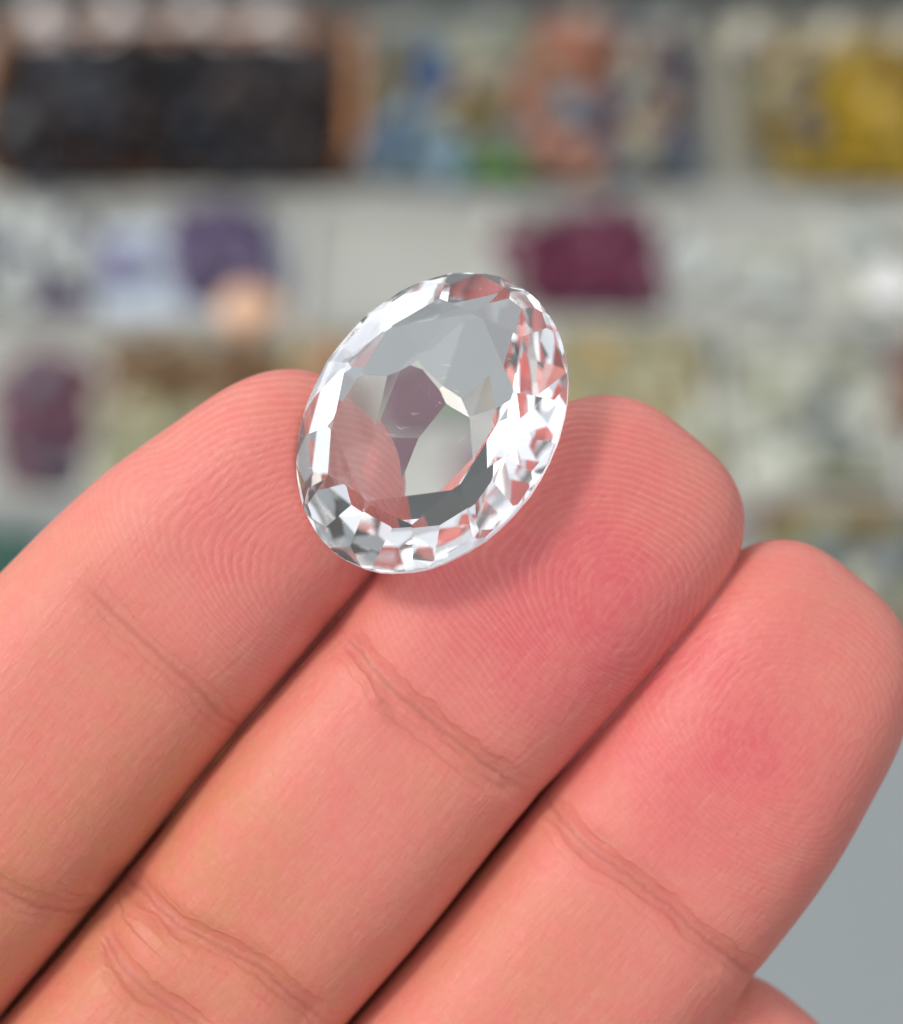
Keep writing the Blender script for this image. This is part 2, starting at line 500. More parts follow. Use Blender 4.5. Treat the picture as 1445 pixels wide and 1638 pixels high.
# ------------------------------------------------------------------ gemstone: half spaces of an oval mixed cut
# GEM BEGIN
GC = np.array([(691 - 722.5) / 25, (819 - 674) / 25, -.2])
tilt, taz = R(19), R(126)
gn = np.array([math.cos(taz) * math.sin(tilt), math.sin(taz) * math.sin(tilt), math.cos(tilt)])
SIG = np.array([[75.3, 22.0], [22.0, 93.3]])           # outline as seen (mm squared)
LF = np.array([[1, 0], [0, 1], [-gn[0] / gn[2], -gn[1] / gn[2]]])
ev, ew = np.linalg.eigh(LF @ SIG @ LF.T)
GA, GB = math.sqrt(ev[2]), math.sqrt(ev[1])            # half length, half width
gl = ew[:, 2] * (1 if ew[1, 2] > 0 else -1)
gs = np.cross(gl, gn)
GM = np.stack([gs, gl, gn], axis=1)      # local (short, long, normal) -> hand frame
gr = random.Random(21)
KEEL_W = -3.9
GEM_SIGHT = [(627, 607, 905, 395), (710, 635, 945, 408), (668, 672, 905, 375), (715, 560, 760, 500), (750, 520, 750, 500), (770, 590, 670, 530),
             (785, 620, 430, 640), (640, 540, 790, 560), (598, 630, 1018, 480), (676, 738, 745, 375), (745, 670, 725, 430)]
GEM_BIAS = {3: .04, 4: .12, 5: .16, 6: .30, 7: .06, 8: .05, 9: .1}
GEM_EDGES = [(0, 1), (0, 2), (1, 2), (0, 7), (0, 8), (1, 3), (3, 4), (3, 5), (4, 5), (5, 6), (3, 7), (2, 9), (1, 10), (9, 10), (6, 10), (5, 10), (2, 8)]
gplanes = []
def gtier(n, off, slope, k, wz, up, js=1.2, ja=2.0, jd=.05):
    for i in range(n):
        a = R(off + 360.0 * i / n + gr.uniform(-ja, ja)); s = R(slope + gr.uniform(-js, js))
        nr, nz = math.sin(s), math.cos(s) * (1 if up else -1)
        d = nr * GB * k + nz * wz + gr.uniform(-jd, jd)
        gplanes.append((np.array([nr * math.cos(a), nr * math.sin(a) * GB / GA, nz]), d, 'crown' if up else 'pavilion'))
TABLE_W = 3.0
gplanes.append((np.array([0, 0, 1.0]), TABLE_W, 'crown'))
gtier(6, 0, 26, .585, TABLE_W, True, .8, 1.5, .02)
gtier(6, 30, 36, .70, 2.72, True, .8, 1.5, .03)
gtier(12, 15, 43, .985, .38, True, 1.0, 1.5, .03)
gtier(18, 7.5, 55, 1.0, .22, True, 1.5, 1.0, .02)
gtier(48, 3.75, 90, 1.0, 0.0, True, 0, .4, .015)
NG0, NG1 = len(gplanes) - 48, len(gplanes)
gtier(16, 7.5, 57, 1.0, -.2, False, 1.5, 1.0, .02)
def shifted(n0, tv):
    for q in range(n0, len(gplanes)):
        a, d, nm = gplanes[q]
        gplanes[q] = (a, d + float(a @ np.array([tv[0], tv[1], 0.0])), nm)
q0 = len(gplanes); gtier(14, 4, 45, .84, -1.85, False, 1.5, 2, .05)
q0 = len(gplanes); gtier(12, 15, 35, .72, -3.0, False, 1.5, 2.5, .05); shifted(q0, (0, 1.5))
q0 = len(gplanes); gtier(15, 8, 23, .52, -3.1, False, 2, 4, .06); gtier(15, 3, 34, .575, -2.6, False, 2, 3, .06); gtier(16, 5, 42, .765, -1.85, False, 2, 3, .05)
gplanes[q0:] = [g_ for g_ in gplanes[q0:] if g_[0][0] * .75 - g_[0][1] * .65 > -.16]
# flat facets near the keel, each turned so that what lies behind shows through it
def sight(zx, zy, tx, ty):
    """facet seen at (zx, zy) on the photo that bends the view to (tx, ty)"""
    x, y = (zx - 722.5) / 25, (819 - zy) / 25
    v = np.array([x, y, -FOCUS]); v /= np.linalg.norm(v)
    nn = -gn; c1 = float(v @ nn); r = 1 / 1.545
    c2 = math.sqrt(1 - r * r * (1 - c1 * c1))
    i_ = r * v + (c2 - r * c1) * nn
    e = np.array([(tx - 722.5) / 25 * 4 - x, (819 - ty) / 25 * 4 - y, -3 * FOCUS]); e /= np.linalg.norm(e)
    n = 1.545 * i_ - e; n /= np.linalg.norm(n)
    p = np.array([x, y, GC[2]]); p = p + v * ((p - GC - gn * TABLE_W) @ gn) / -float(v @ gn)
    for _ in range(30):
        q = (p - GC) @ GM
        k = math.hypot(q[0] / GB, (q[1] - 1.6) / GA)
        prof = np.interp(k, (0, .14, .34, .56, .76, .92, 1), (-4.62, -4.55, -4.22, -3.49, -2.44, -1.24, -.2))
        if q[2] <= prof: break
        p = p + i_ * .3
    return GM.T @ n, 0.0, (p - GC) @ GM
# their offsets: neighbours meet half way between the seats of the two facets
gk = [sight(*c) for c in GEM_SIGHT]
rows, rhs = [], []
for a, b in GEM_EDGES:
    (na, _, ca), (nb, _, cb) = gk[a], gk[b]
    m_ = (ca + cb) / 2
    ga_, gb_ = na[:2] / na[2], nb[:2] / nb[2]           # w = d / nz - (n.xy / nz).x
    r_ = np.zeros(len(gk)); r_[a], r_[b] = 1, -1
    rows.append(r_); rhs.append(float(ga_ @ m_[:2] - gb_ @ m_[:2]))
r_ = np.zeros(len(gk)); r_[0] = 1; rows.append(r_ * 5)
rhs.append(5 * (KEEL_W + float(gk[0][0][:2] / gk[0][0][2] @ gk[0][2][:2])))
hs = np.linalg.lstsq(np.array(rows), np.array(rhs), rcond=None)[0]
for k_, ((n, _, c), h_) in enumerate(zip(gk, hs)):
    gplanes.append((n, float((h_ + GEM_BIAS.get(k_, 0)) * n[2]), 'pavilion'))
GN, GD, gfaces = polytope([(a, b) for a, b, _ in gplanes], 30)
gv, gf = weld(gfaces)
gv = np.array(gv)

# GEM STOP
def gem_sdf(p):
    """p in the hand frame (n,3) -> signed distance to the gem's planes"""
    q = (p - GC) @ GM
    out = np.full(len(q), -1e9, np.float32)
    for n, d in zip(GN, GD):
        np.maximum(out, (q @ n - d).astype(np.float32), out=out)
    return out

m_gem, t, pb = new_mat('clear_quartz')
pb.inputs['Base Color'].default_value = (.985, .985, .99, 1)
pb.inputs['Transmission Weight'].default_value = 1.0
pb.inputs['IOR'].default_value = 1.545
tc = t.nodes.new('ShaderNodeTexCoord')
ns = t.nodes.new('ShaderNodeTexNoise'); ns.inputs['Scale'].default_value = 350; ns.inputs['Detail'].default_value = 3
t.links.new(tc.outputs['Object'], ns.inputs['Vector'])
rr = t.nodes.new('ShaderNodeMapRange'); rr.inputs[1].default_value = .52; rr.inputs[2].default_value = .8; rr.inputs[3].default_value = .0; rr.inputs[4].default_value = .012
t.links.new(ns.outputs['Fac'], rr.inputs[0]); t.links.new(rr.outputs[0], pb.inputs['Roughness'])
m_gird, t, pg = new_mat('ground_girdle')
pg.inputs['Base Color'].default_value = (.95, .95, .94, 1)
pg.inputs['Transmission Weight'].default_value = .85
pg.inputs['Roughness'].default_value = .38
pg.inputs['IOR'].default_value = 1.545

gem = empty('gemstone', to_world(GC))
tag(gem, 'large clear oval faceted gemstone resting on index and middle fingertips', 'gemstone')
GW = HB @ GM
def gem_part(name, keep, mat):
    fs = [ids for i, ids in gf if keep(i)]
    used = sorted({k for ids in fs for k in ids}); mp = {k: n for n, k in enumerate(used)}
    o = obj(name, mesh_of(name, gv[used] @ GW.T, [[mp[k] for k in ids] for ids in fs], mat), gem)
    bm = bmesh.new(); bm.from_mesh(o.data)
    bm.faces.ensure_lookup_table()
    c = Vector((0, 0, 0))
    for fc in bm.faces:
        if fc.normal.dot(fc.calc_center_median()) < 0: fc.normal_flip()
    bm.to_mesh(o.data); bm.free()
    return o
gem_part('crown', lambda i: gplanes[i][2] == 'crown' and not NG0 <= i < NG1, m_gem)
gem_part('girdle', lambda i: NG0 <= i < NG1, m_gird)
# grains of dust and hairline scratches lying on the table and the lower crown
def specks():
    rs = random.Random(5); v, f = [], []
    tops = [i for i in range(NG0) if any(q == i for q, _ in gf)]
    polys = {i: np.array([gv[k] for k in ids]) for i, ids in gf}
    for k in range(110):
        i = 0 if k < 50 else rs.choice(tops)
        P = polys[i]; a_ = np.array([rs.random() ** 5 + .003 for _ in P]); c = (P * (a_ / a_.sum())[:, None]).sum(0)
        n = GN[i]; e1 = np.cross(n, (.3, .8, .2)); e1 /= np.linalg.norm(e1); e2 = np.cross(n, e1)
        th = rs.gauss(.7, .5); d1 = e1 * math.cos(th) + e2 * math.sin(th); d2 = np.cross(n, d1)
        L, Wd = (rs.uniform(.15, .55), .009) if k % 5 == 0 else (rs.uniform(.012, .034), rs.uniform(.010, .028))
        b = len(v); c = c + n * .004
        v += [c + d1 * L, c + d2 * Wd, c - d1 * L, c - d2 * Wd, c + n * Wd * .6, c - n * .003]
        for q in range(4):
            f.append((b + q, b + (q + 1) % 4, b + 4)); f.append((b + (q + 1) % 4, b + q, b + 5))
    return np.array(v), f
dv, df = specks()
M_dust = simple_mat('pale_dust', (.75, .74, .72), .7, .1, 500)
tag(obj('dust', mesh_of('dust', dv @ GW.T, df, M_dust), gem), kind='stuff')
gem_part('pavilion', lambda i: gplanes[i][2] == 'pavilion', m_gem)

# ------------------------------------------------------------------ the hand, one implicit body meshed by surface nets
FD = np.array([.64, .77]); FD /= np.linalg.norm(FD)
FNn = np.array([FD[1], -FD[0]])
def SCof(px, py):
    X, Y = (px - 722.5) / 25, (819 - py) / 25
    return X * FD[0] + Y * FD[1], X * FNn[0] + Y * FNn[1]

# per finger: knots along S (tip last): (S, C centre, half width, half depth, z centre)
FINGERS = {
    'index': dict(k=[(-75, -13.0, 10.5, 10.5, -13.0), (-55, -11.5, 10.0, 9.4, -11.0), (-40, -10.9, 9.38, 8.6, -8.9), (-32, -10.8, 9.36, 8.6, -8.6), (-21, -10.55, 9.12, 7.8, -8.4), (-12, -9.95, 8.6, 7.6, -8.0), (-6, -9.1, 7.95, 7.2, -7.8), (3, -8.5, 7.7, 6.8, -7.8)], s0=-7.8, L=9.6),
    'middle': dict(k=[(-75, 8, 10.0, 10.5, -13.0), (-58, 7.5, 9.4, 9.2, -11.4), (-42, 7.3, 8.72, 8.7, -10.2), (-31.7, 7.3, 8.55, 7.8, -9.6), (-22, 7.25, 8.8, 8.35, -9.2), (-11.2, 7.25, 8.6, 7.4, -8.5), (-2, 7.5, 8.85, 7.6, -8.0), (6, 8.2, 8.6, 7.2, -7.8), (14, 8.6, 8.4, 6.8, -7.8)], s0=3.4, L=10.2),
    'ring': dict(k=[(-75, 26, 10, 10.5, -13.5), (-56, 25.6, 9.4, 9.2, -12.0), (-40, 25.3, 9.15, 8.4, -11.0), (-28, 25.2, 9.1, 8.4, -10.2), (-18, 25.2, 9.05, 8.0, -9.8), (-10.8, 25.0, 8.95, 7.3, -9.2), (-2, 24.5, 8.9, 7.6, -8.8), (5, 23.6, 8.5, 7.2, -8.6), (14, 22.6, 8.2, 6.8, -8.8)], s0=3.6, L=9.9),
    'pinky': dict(k=[(-80, 42, 9, 9.6, -14), (-62, 41.0, 8.2, 8.2, -13), (-45, 39.6, 7.6, 7.2, -12.2), (-28, 38.8, 7.3, 6.8, -12.0), (-18, 38.5, 7.2, 6.4, -12.0), (-8, 38.3, 6.8, 6.0, -12.2)], s0=-18.4, L=8.0),
}
def spl(x, xs, ys):
    """smooth monotone-ish interpolation (cubic Hermite, finite differences)"""
    xs = np.asarray(xs, float); ys = np.asarray(ys, float)
    m = np.gradient(ys, xs)
    x = np.clip(x, xs[0], xs[-1])
    i = np.clip(np.searchsorted(xs, x) - 1, 0, len(xs) - 2)
    h = xs[i + 1] - xs[i]; t = (x - xs[i]) / h
    return ((2 * t**3 - 3 * t**2 + 1) * ys[i] + (t**3 - 2 * t**2 + t) * h * m[i] + (-2 * t**3 + 3 * t**2) * ys[i + 1] + (t**3 - t**2) * h * m[i + 1])
for F in FINGERS.values():
    K = np.array(F['k']); K[:, :3] *= 1.05; F['s0'] *= 1.05; F['L'] *= 1.05; F['K'] = K

def finger(F, S, C, Z, S1=None):
    """implicit value (about mm); S1 is the 1-D grid axis when S is broadcast"""
    s = S
    K = F['K']
    c0, w, h, zc = (spl(s, K[:, 0], K[:, j]) for j in (1, 2, 3, 4))
    a = np.abs((C - c0) / w); b = (Z - zc) / h
    hb = np.abs(b)
    q = np.maximum(0, (s - F['s0']) / F['L']) + np.maximum(0, (-66 - s) / 16)   # rounded tip; the root ends inside the palm
    r = (a ** 2.95 + hb ** 2.45 + q ** 2.3) ** (1 / 2.55)
    return (r - 1) * 7.5

def smin(a, b, k):
    h = np.clip(.5 + .5 * (b - a) / k, 0, 1)
    return b * (1 - h) + a * h - k * h * (1 - h)

def capsule(S, C, Z, A, B, ra, rb, fz=1.0):
    A = np.array(A, float); B = np.array(B, float); d = B - A
    t = np.clip(((S - A[0]) * d[0] + (C - A[1]) * d[1] + (Z - A[2]) * d[2]) / (d @ d), 0, 1)
    r = ra + (rb - ra) * t
    return np.sqrt((S - A[0] - d[0] * t) ** 2 + (C - A[1] - d[1] * t) ** 2 + ((Z - A[2] - d[2] * t) / fz) ** 2) - r

CREASES = [  # polyline on the photo, depth mm, half width mm
    ([(120, 925), (230, 1030), (300, 1092), (345, 1150), (378, 1182)], 0.38, 1.35),
    ([(300, 1092), (330, 1135), (352, 1165)], 0.28, 0.70),
    ([(545, 1020), (577, 1051), (618, 1098), (663, 1136), (710, 1174), (771, 1222), (850, 1276)], 0.67, 0.84),
    ([(609, 1101), (636, 1152), (710, 1207), (775, 1250), (846, 1276)], 0.45, 0.70),
    ([(500, 975), (545, 1030), (600, 1080)], 0.28, 1.35),
    ([(140, 1425), (215, 1445), (280, 1493), (350, 1526), (410, 1556), (480, 1622), (520, 1660)], 0.77, 1.01),
    ([(150, 1512), (180, 1553), (222, 1596), (280, 1632), (340, 1670)], 0.67, 0.94),
    ([(-190, 1330), (-90, 1385), (0, 1425), (40, 1450), (95, 1475), (140, 1480)], 0.41, 1.22),
    ([(866, 1285), (905, 1325), (942, 1365), (1002, 1405), (1072, 1455), (1112, 1495), (1182, 1552), (1240, 1600)], 0.72, 0.81),
    ([(942, 1346), (975, 1362), (1032, 1404), (1080, 1446)], 0.32, 0.70),
    ([(1080, 1478), (1130, 1525), (1170, 1565)], 0.36, 0.70),
]
CR = [([np.array(SCof(*p)) for p in P], d, s) for P, d, s in CREASES]
def crease_amount(S, C):
    out = np.zeros(np.broadcast(S, C).shape, np.float32)
    for P, dep, sg in CR:
        n = len(P) - 1
        best = np.full(out.shape, 1e9, np.float32); bt = np.zeros(out.shape, np.float32)
        for i in range(n):
            A, B = P[i], P[i + 1]; d = B - A
            t = np.clip(((S - A[0]) * d[0] + (C - A[1]) * d[1]) / (d @ d), 0, 1)
            q = (S - A[0] - d[0] * t) ** 2 + (C - A[1] - d[1] * t) ** 2
            m = q < best
            best = np.where(m, q, best); bt = np.where(m, (i + t) / n, bt)
        taper = np.clip(np.minimum(bt, 1 - bt) * 6 + .3, 0, 1)
        vary = .9 + .1 * np.sin(bt * 9 + dep * 40)
        out = np.maximum(out, dep * taper * vary * np.exp(-best / sg ** 2))
    return out

def crease_lines(S, C):
    """signed distance (mm) to the nearest crease and how strong it is there"""
    best = np.full(S.shape, 1e9); sd = np.full(S.shape, 9.0); st = np.zeros(S.shape)
    for P, dep, sg in [CR[q] for q in (0, 2, 5, 6, 7, 8)]:
        n = len(P) - 1
        for i in range(n):
            A, B = P[i], P[i + 1]; d = B - A; L = math.hypot(*d)
            t = ((S - A[0]) * d[0] + (C - A[1]) * d[1]) / L ** 2
            tc_ = np.clip(t, 0, 1)
            q = (S - A[0] - d[0] * tc_) ** 2 + (C - A[1] - d[1] * tc_) ** 2
            sg_ = ((S - A[0]) * d[1] - (C - A[1]) * d[0]) / L
            m = q < best
            u = (i + tc_) / n
            sd = np.where(m, np.where((t < 0) | (t > 1), np.sign(sg_) * np.sqrt(q), sg_), sd)
            st = np.where(m, np.clip(np.minimum(u, 1 - u) * 9 + .1, 0, 1) * min(1, dep * 2.2), st); best = np.where(m, q, best)
    return sd, st * np.clip((2.3 - np.abs(sd)) / .7, 0, 1)

def body(S, C, Z, detail=True):
    f = None
    for nme in ('index', 'middle', 'ring', 'pinky'):
        g = finger(FINGERS[nme], S, C, Z)
        f = g if f is None else smin(f, g, .12)
    # webs added behind the narrow gaps to block light, keeping them dark
    for A_, B_ in (((-75, -1.7, -14.5), (-14, -1.6, -12.6)), ((-75, 17.0, -15), (-4, 16.9, -13.2)), ((-75, 34.2, -15), (-20, 33.6, -15))):
        f = smin(f, capsule(S, C, Z, A_, B_, 2.6, 2.4), .8)
    palm = capsule(S, C, Z, (-82, -6, -15), (-84, 32, -16), 17, 16, .72)
    palm = smin(palm, capsule(S, C, Z, (-120, -4, -15), (-118, 28, -17), 20, 19, .72), 14)
    palm = smin(palm, capsule(S, C, Z, (-145, 8, -17), (-165, 12, -17), 22, 20, .75), 14)
    palm = smin(palm, capsule(S, C, Z, (-165, 12, -17), (-270, 14, -18), 22, 27, .85), 12)
    th = capsule(S, C, Z, (-128, -12, -8), (-100, -32, -4), 13, 11, .95)
    th = smin(th, capsule(S, C, Z, (-100, -32, -4), (-80, -45, -2), 9.8, 9.2, .95), 5)
    th = smin(th, capsule(S, C, Z, (-80, -45, -2), (-60, -53, 0), 9.2, 7.4, .9), 3)
    palm = smin(palm, th, 9)
    return smin(f, palm, 7)

def surface_nets(F, xs, ys, zs):
    neg = F < 0
    c = np.zeros(tuple(n - 1 for n in F.shape), np.int8)
    for i in (0, 1):
        for j in (0, 1):
            for k in (0, 1):
                c += neg[i:F.shape[0] - 1 + i, j:F.shape[1] - 1 + j, k:F.shape[2] - 1 + k]
    act = (c > 0) & (c < 8)
    idx = np.full(act.shape, -1, np.int32)
    I, J, K = np.nonzero(act)
    idx[I, J, K] = np.arange(len(I))
    P = np.zeros((len(I), 3)); n = np.zeros(len(I))
    cor = [(a, b, d) for a in (0, 1) for b in (0, 1) for d in (0, 1)]
    ax = (xs, ys, zs)
    for q in cor:
        for e in range(3):
            if q[e]: continue
            r = list(q); r[e] = 1
            f0 = F[I + q[0], J + q[1], K + q[2]]; f1 = F[I + r[0], J + r[1], K + r[2]]
            m = (f0 < 0) != (f1 < 0)
            t = np.where(m, f0 / np.where(m, f0 - f1, 1), 0)
            p0 = np.stack([xs[I + q[0]], ys[J + q[1]], zs[K + q[2]]], 1); p1 = np.stack([xs[I + r[0]], ys[J + r[1]], zs[K + r[2]]], 1)
            P[m] += (p0 + (p1 - p0) * t[:, None])[m]; n[m] += 1
    P /= n[:, None]
    quads = []
    for e in range(3):
        sl0 = [slice(None)] * 3; sl1 = [slice(None)] * 3
        sl0[e] = slice(0, -1); sl1[e] = slice(1, None)
        ch = neg[tuple(sl0)] != neg[tuple(sl1)]
        E = np.array(np.nonzero(ch))
        o1, o2 = (e + 1) % 3, (e + 2) % 3
        ok = (E[o1] > 0) & (E[o2] > 0) & (E[o1] < F.shape[o1] - 1) & (E[o2] < F.shape[o2] - 1)
        E = E[:, ok]
        def at(d1, d2):
            q = [E[0].copy(), E[1].copy(), E[2].copy()]
            q[o1] -= d1; q[o2] -= d2
            return idx[q[0], q[1], q[2]]
        Q = np.stack([at(1, 1), at(0, 1), at(0, 0), at(1, 0)], 1)
        flip = ~neg[tuple(E)]
        Q[flip] = Q[flip][:, ::-1]
        quads.append(Q)
    return P, np.concatenate(quads)

Sax = np.concatenate([np.arange(-250, -52, 2.4), np.arange(-52, -40, .6), np.arange(-40, 16, .3)]).astype(np.float32)
Cax = np.concatenate([np.arange(-66, -22, 1.0), np.arange(-22, -3.6, .3), np.arange(-3.6, .6, .12), np.arange(.6, 14.6, .3), np.arange(14.6, 18.6, .12), np.arange(18.6, 37, .3), np.arange(37, 52, .6)]).astype(np.float32)
Zax = np.concatenate([np.arange(-46, -18, .8), np.arange(-18, 12, .36)]).astype(np.float32)
G = np.empty((len(Sax), len(Cax), len(Zax)), np.float32)
for i in range(0, len(Sax), 40):
    G[i:i + 40] = body(Sax[i:i + 40, None, None].astype(np.float64), Cax[None, :, None], Zax[None, None, :])
G += crease_amount(Sax[:, None], Cax[None, :])[:, :, None] * np.clip((Zax + 8) / 5, 0, 1)[None, None, :]
# the gem presses its own shape into the pads
def hand_xyz(S, C, Z):
    return np.stack([S * FD[0] + C * FNn[0], S * FD[1] + C * FNn[1], Z], -1)
gs_, gc_ = GC[0] * FD[0] + GC[1] * FD[1], GC[0] * FNn[0] + GC[1] * FNn[1]
iS = np.nonzero(np.abs(Sax - gs_) < 13)[0]; iC = np.nonzero(np.abs(Cax - gc_) < 13)[0]
SS, CC, ZZ = np.meshgrid(Sax[iS], Cax[iC], Zax, indexing='ij')
gd = gem_sdf(hand_xyz(SS.ravel(), CC.ravel(), ZZ.ravel())).reshape(SS.shape)
sub = G[iS[0]:iS[-1] + 1, iC[0]:iC[-1] + 1]
PRESS0 = float((np.minimum(-sub, -gd)).max())
print('gem pressed into the pads by mm', PRESS0)
G[iS[0]:iS[-1] + 1, iC[0]:iC[-1] + 1] = -smin(-sub, gd - .03, .35)
V, Q = surface_nets(G, Sax.astype(float), Cax.astype(float), Zax.astype(float))
def ftot(P):
    f = body(P[:, 0], P[:, 1], P[:, 2]) + crease_amount(P[:, 0], P[:, 1]) * np.clip((P[:, 2] + 8) / 5, 0, 1)
    return -smin(-f, gem_sdf(hand_xyz(P[:, 0], P[:, 1], P[:, 2])) - .03, .35)
for it in range(2):
    f0 = ftot(V); e = .04
    g = np.stack([(ftot(V + np.eye(3)[k] * e) - f0) / e for k in range(3)], 1)
    g2 = np.maximum((g ** 2).sum(1), .05)
    st = -f0 / g2
    st = np.clip(st * np.sqrt(g2), -.25, .25) / np.sqrt(g2)
    V = V + g * st[:, None]
S_, C_, Z_ = V.T

# which finger, ridge phase, ridge strength, colour flush with painted flank shade
fv = np.stack([finger(FINGERS[n], S_, C_, Z_) for n in ('index', 'middle', 'ring', 'pinky')], 1)
fid = fv.argmin(1)
X_, Y_ = S_ * FD[0] + C_ * FNn[0], S_ * FD[1] + C_ * FNn[1]
PXX, PYY = X_ * 25 + 722.5, 819 - Y_ * 25
def wob(a, b, sc, seed):
    r = np.random.default_rng(seed); o = 0
    for _ in range(7):
        th = r.uniform(0, 6.28); k = sc * r.uniform(.5, 1.6)
        o = o + np.sin(k * (a * math.cos(th) + b * math.sin(th)) + r.uniform(0, 6.28))
    return o / 7
CORE = [SCof(500, 900), SCof(985, 938), SCof(1262, 1160), (-17, 38)]
AXANG = [R(72), R(80), R(58), R(60)]
PERIOD = .44
phase = np.zeros(len(V)); amp = np.zeros(len(V))
DIPS = [-18.5, -11.2, -10.8, -26]
for k in range(4):
    s0, c0 = CORE[k]
    x0, y0 = s0 * FD[0] + c0 * FNn[0], s0 * FD[1] + c0 * FNn[1]
    ux, uy = math.cos(AXANG[k]), math.sin(AXANG[k])
    a = (X_ - x0) * ux + (Y_ - y0) * uy; b = (X_ - x0) * uy - (Y_ - y0) * ux
    r = np.sqrt(np.where(a > 0, a, a * .38) ** 2 + (b * .84) ** 2 + .9)
    low = -(S_ - s0) + .12 * np.abs(C_ - c0)
    t = np.clip((low - 1.5) / 6.5, 0, 1); t = t * t * (3 - 2 * t)
    ph = r * (1 - t) + (low + .018 * (C_ - c0) ** 2) * t
    ph = ph + .7 * wob(X_, Y_, .33, 3 + k) + .22 * wob(X_, Y_, 1.0, 9 + k)
    m = fid == k
    phase[m] = (ph / PERIOD)[m]
    # full on the pad, thin below the last crease
    d = S_ - DIPS[k]
    am = .10 + .9 / (1 + np.exp(-(d - 3.5) / 1.6))
    am *= np.clip(.8 + .7 * wob(X_, Y_, .5, 31 + k), .1, 1.2) * (.95, 1.0, .5, .4)[k]
    am *= 1 - .7 * np.exp(-((X_ - x0) ** 2 + (Y_ - y0 + 1.0) ** 2) / 11)
    amp[m] = am[m]
amp *= np.clip((S_ + 70) / 20, 0, 1)
flush = np.zeros(len(V))
for (x, y, rx, s) in [(945, 985, 180, .72), (880, 830, 150, .4), (1010, 900, 200, .25), (1180, 1235, 180, .62), (1180, 1110, 150, .35), (1110, 1320, 150, .25), (560, 990, 90, -.1),
                      (420, 900, 150, .35), (330, 780, 160, .25), (600, 1330, 170, .45), (780, 980, 180, .4), (690, 935, 110, .4),
                      (60, 1180, 180, .2), (980, 1520, 200, .1), (700, 1230, 110, -.25), (760, 1370, 120, -.35), (200, 1420, 230, -.75), (60, 1560, 160, -.5), (540, 1480, 180, -.2), (1230, 1420, 120, -.2),
                      (850, 1540, 200, -.2), (560, 1130, 90, -.05), (300, 1290, 140, -.6), (1380, 1150, 90, -.15), (1160, 860, 90, -.2)]:  # negative blobs paint the tan of the shaded flanks
    flush += s * np.exp(-((PXX - x) ** 2 + (PYY - y) ** 2) / rx ** 2)
flush += .16 * wob(X_, Y_, .9, 77) + .12 * wob(X_, Y_, 2.3, 78)
flush += -.32 / (1 + np.exp((S_ + 14) / 3)) - .15 / (1 + np.exp((S_ + 30) / 3))
crs = np.clip(crease_amount(S_, C_), 0, 1)

me = bpy.data.meshes.new('hand')
W = to_world(hand_xyz(S_, C_, Z_)) * MM
me.vertices.add(len(W)); me.vertices.foreach_set('co', W.astype(np.float32).ravel())
me.loops.add(Q.size); me.loops.foreach_set('vertex_index', Q.astype(np.int32).ravel())
me.polygons.add(len(Q)); me.polygons.foreach_set('loop_start', np.arange(0, Q.size, 4, dtype=np.int32))
me.polygons.foreach_set('use_smooth', np.ones(len(Q), bool))
me.update(calc_edges=True); me.validate()
csd, cst = crease_lines(S_, C_)
for nm, arr in (('crease_dist', csd), ('crease_strength', cst), ('ridge_phase', phase), ('ridge_amount', amp), ('flush', flush), ('crease', crs)):
    at_ = me.attributes.new(nm, 'FLOAT', 'POINT'); at_.data.foreach_set('value', arr.astype(np.float32))
at_ = me.attributes.new('skin_co', 'FLOAT_VECTOR', 'POINT'); at_.data.foreach_set('vector', np.stack([S_, C_, Z_], 1).astype(np.float32).ravel())

m_skin, t, pb = new_mat('palm_skin')
N = t.nodes; Lk = t.links.new
def attr(nm):
    a = N.new('ShaderNodeAttribute'); a.attribute_name = nm; return a
def math_(op, a, b=None, c=None):
    m = N.new('ShaderNodeMath'); m.operation = op
    for i, v_ in enumerate((a, b, c)):
        if v_ is None: continue
        if isinstance(v_, (int, float)): m.inputs[i].default_value = v_
        else: Lk(v_, m.inputs[i])
    return m.outputs[0]
co = attr('skin_co').outputs['Vector']
ph = attr('ridge_phase').outputs['Fac']; am = attr('ridge_amount').outputs['Fac']; fl = attr('flush').outputs['Fac']; crv = attr('crease').outputs['Fac']
def noise(scale, detail=3, stretch=(1, 1, 1), rot=0.0):
    mp = N.new('ShaderNodeMapping'); mp.inputs['Scale'].default_value = stretch; mp.inputs['Rotation'].default_value = (0, 0, rot)
    Lk(co, mp.inputs['Vector'])
    n = N.new('ShaderNodeTexNoise'); n.inputs['Scale'].default_value = scale; n.inputs['Detail'].default_value = detail
    Lk(mp.outputs[0], n.inputs['Vector']); return n.outputs['Fac']
n_break = noise(1.1, 3)
phj = math_('ADD', ph, math_('ADD', math_('MULTIPLY', noise(1.1, 3), .5), math_('MULTIPLY', noise(5.0, 2), .22)))
rid = math_('MULTIPLY_ADD', math_('SINE', math_('MULTIPLY', phj, 6.28318)), .5, .5)
amj = math_('MULTIPLY', am, math_('MAXIMUM', math_('MULTIPLY_ADD', n_break, 2.4, -.2), .12))
ridge = math_('MULTIPLY', rid, amj)
fine = noise(2.2, 5, (1, .16, 1), .35)
fine2 = noise(2.6, 4, (.2, 1, 1), -.3)
pore = noise(9.0, 3)
cd = attr('crease_dist').outputs['Fac']; cs_ = attr('crease_strength').outputs['Fac']
def line(off, wid, jit, sc):
    x_ = math_('DIVIDE', math_('ADD', math_('ADD', cd, off), math_('MULTIPLY_ADD', noise(sc, 3), jit, -jit / 2)), wid)
    return math_('POWER', 2.718, math_('MULTIPLY', math_('MULTIPLY', x_, x_), -1))
l0 = line(0, .2, .5, 1.0)
l1 = math_('MULTIPLY', line(.75, .14, 1.2, .4), math_('MULTIPLY', noise(.7, 2), .75))
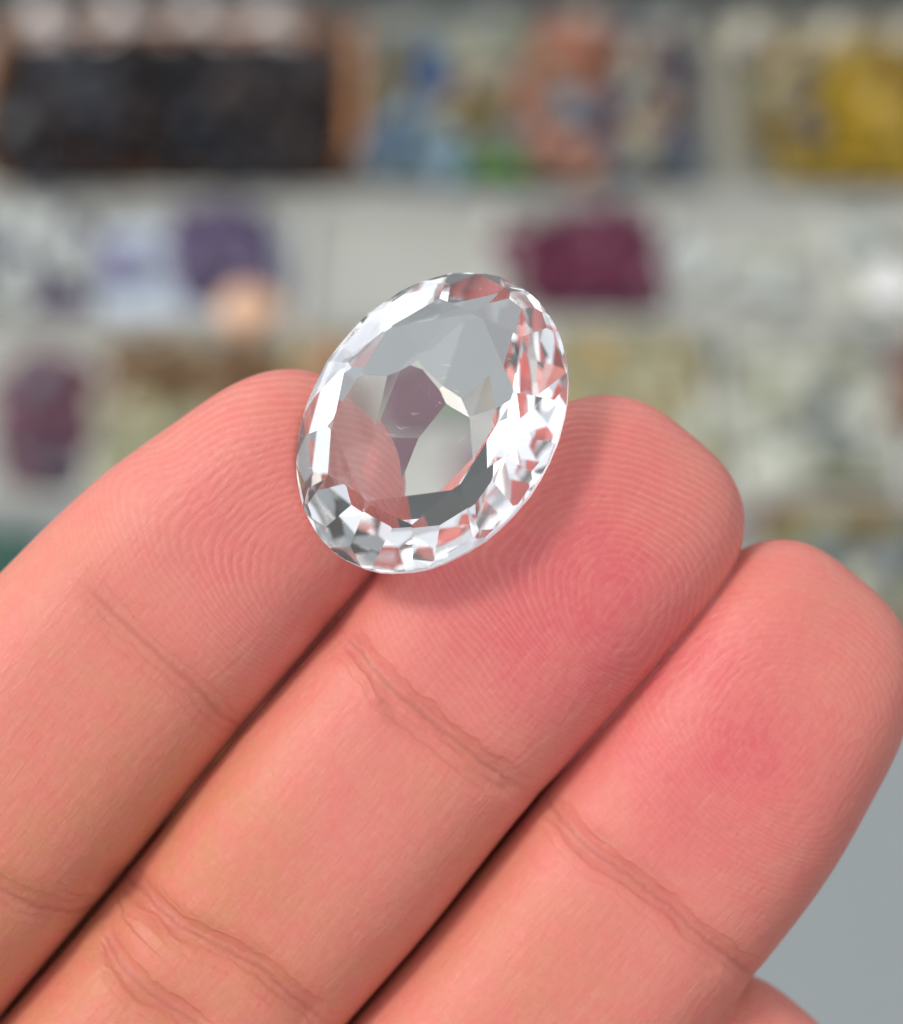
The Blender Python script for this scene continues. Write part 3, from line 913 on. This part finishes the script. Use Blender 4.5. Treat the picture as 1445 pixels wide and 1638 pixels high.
l2 = math_('MULTIPLY', line(-.9, .13, 1.4, .4), math_('MULTIPLY', noise(.6, 2), .75))
l3 = math_('MULTIPLY', line(1.5, .12, 1.2, .4), math_('MULTIPLY', noise(.5, 2), .5))
lines = math_('MULTIPLY', math_('ADD', math_('ADD', l0, l1), math_('ADD', l2, l3)), cs_)
hgt = math_('ADD', math_('MULTIPLY', lines, -.085), math_('ADD', math_('MULTIPLY', ridge, .015), math_('ADD', math_('MULTIPLY', fine, .055), math_('ADD', math_('MULTIPLY', fine2, .06), math_('MULTIPLY', pore, .020)))))
bmp = N.new('ShaderNodeBump'); bmp.inputs['Strength'].default_value = 1.0; bmp.inputs['Distance'].default_value = MM
Lk(hgt, bmp.inputs['Height']); Lk(bmp.outputs[0], pb.inputs['Normal'])
# colour: pigment, blood flush, painted tan of shaded flanks, redder furrows
def mix(f, a, b):
    m = N.new('ShaderNodeMix'); m.data_type = 'RGBA'
    if isinstance(f, (int, float)): m.inputs[0].default_value = f
    else: Lk(f, m.inputs[0])
    for i, v_ in ((6, a), (7, b)):
        if isinstance(v_, tuple): m.inputs[i].default_value = (*v_, 1)
        else: Lk(v_, m.inputs[i])
    return m.outputs[2]
SK, SK_RED, SK_TAN = (.63, .218, .168), (.62, .125, .135), (.56, .215, .120)
pos = math_('MINIMUM', math_('MAXIMUM', math_('MULTIPLY', fl, math_('MULTIPLY_ADD', noise(.28, 4), 1.5, .15)), 0), 1); neg_ = math_('MINIMUM', math_('MAXIMUM', math_('MULTIPLY', fl, -1), 0), 1)
mott = math_('MULTIPLY_ADD', noise(.5, 5), 1.6, -.62)
blot = math_('MULTIPLY_ADD', noise(1.6, 4), 1.6, -.78)
c1 = mix(pos, SK, SK_RED); c1 = mix(neg_, c1, SK_TAN)
c1 = mix(math_('MINIMUM', math_('MAXIMUM', mott, 0), .55), c1, (.66, .165, .15))
c1 = mix(math_('MINIMUM', math_('MAXIMUM', blot, 0), .12), c1, (.70, .29, .22))
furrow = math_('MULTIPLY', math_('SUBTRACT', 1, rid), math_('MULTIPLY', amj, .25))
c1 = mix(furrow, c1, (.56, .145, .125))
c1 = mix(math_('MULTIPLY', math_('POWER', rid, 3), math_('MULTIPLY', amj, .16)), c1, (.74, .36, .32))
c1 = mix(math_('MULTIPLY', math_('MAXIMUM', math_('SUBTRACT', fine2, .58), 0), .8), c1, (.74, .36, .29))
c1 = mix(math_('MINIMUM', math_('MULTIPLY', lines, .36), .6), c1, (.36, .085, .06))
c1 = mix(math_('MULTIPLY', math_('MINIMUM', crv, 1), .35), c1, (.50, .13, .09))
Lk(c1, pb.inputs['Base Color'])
rgh = math_('MULTIPLY_ADD', noise(3.5, 4), .5, .2)
Lk(rgh, pb.inputs['Roughness'])
pb.inputs['Specular IOR Level'].default_value = .3
pb.inputs['Subsurface Weight'].default_value = .55
pb.inputs['Subsurface Radius'].default_value = (1.0, .32, .18)
pb.inputs['Subsurface Scale'].default_value = 1.3 * MM
me.materials.append(m_skin)
hand = bpy.data.objects.new('hand', me)
COL.objects.link(hand)
tag(hand, 'bare left hand with palm side up and fingers together holding the clear gemstone', 'hand')
print('hand quads', len(Q))
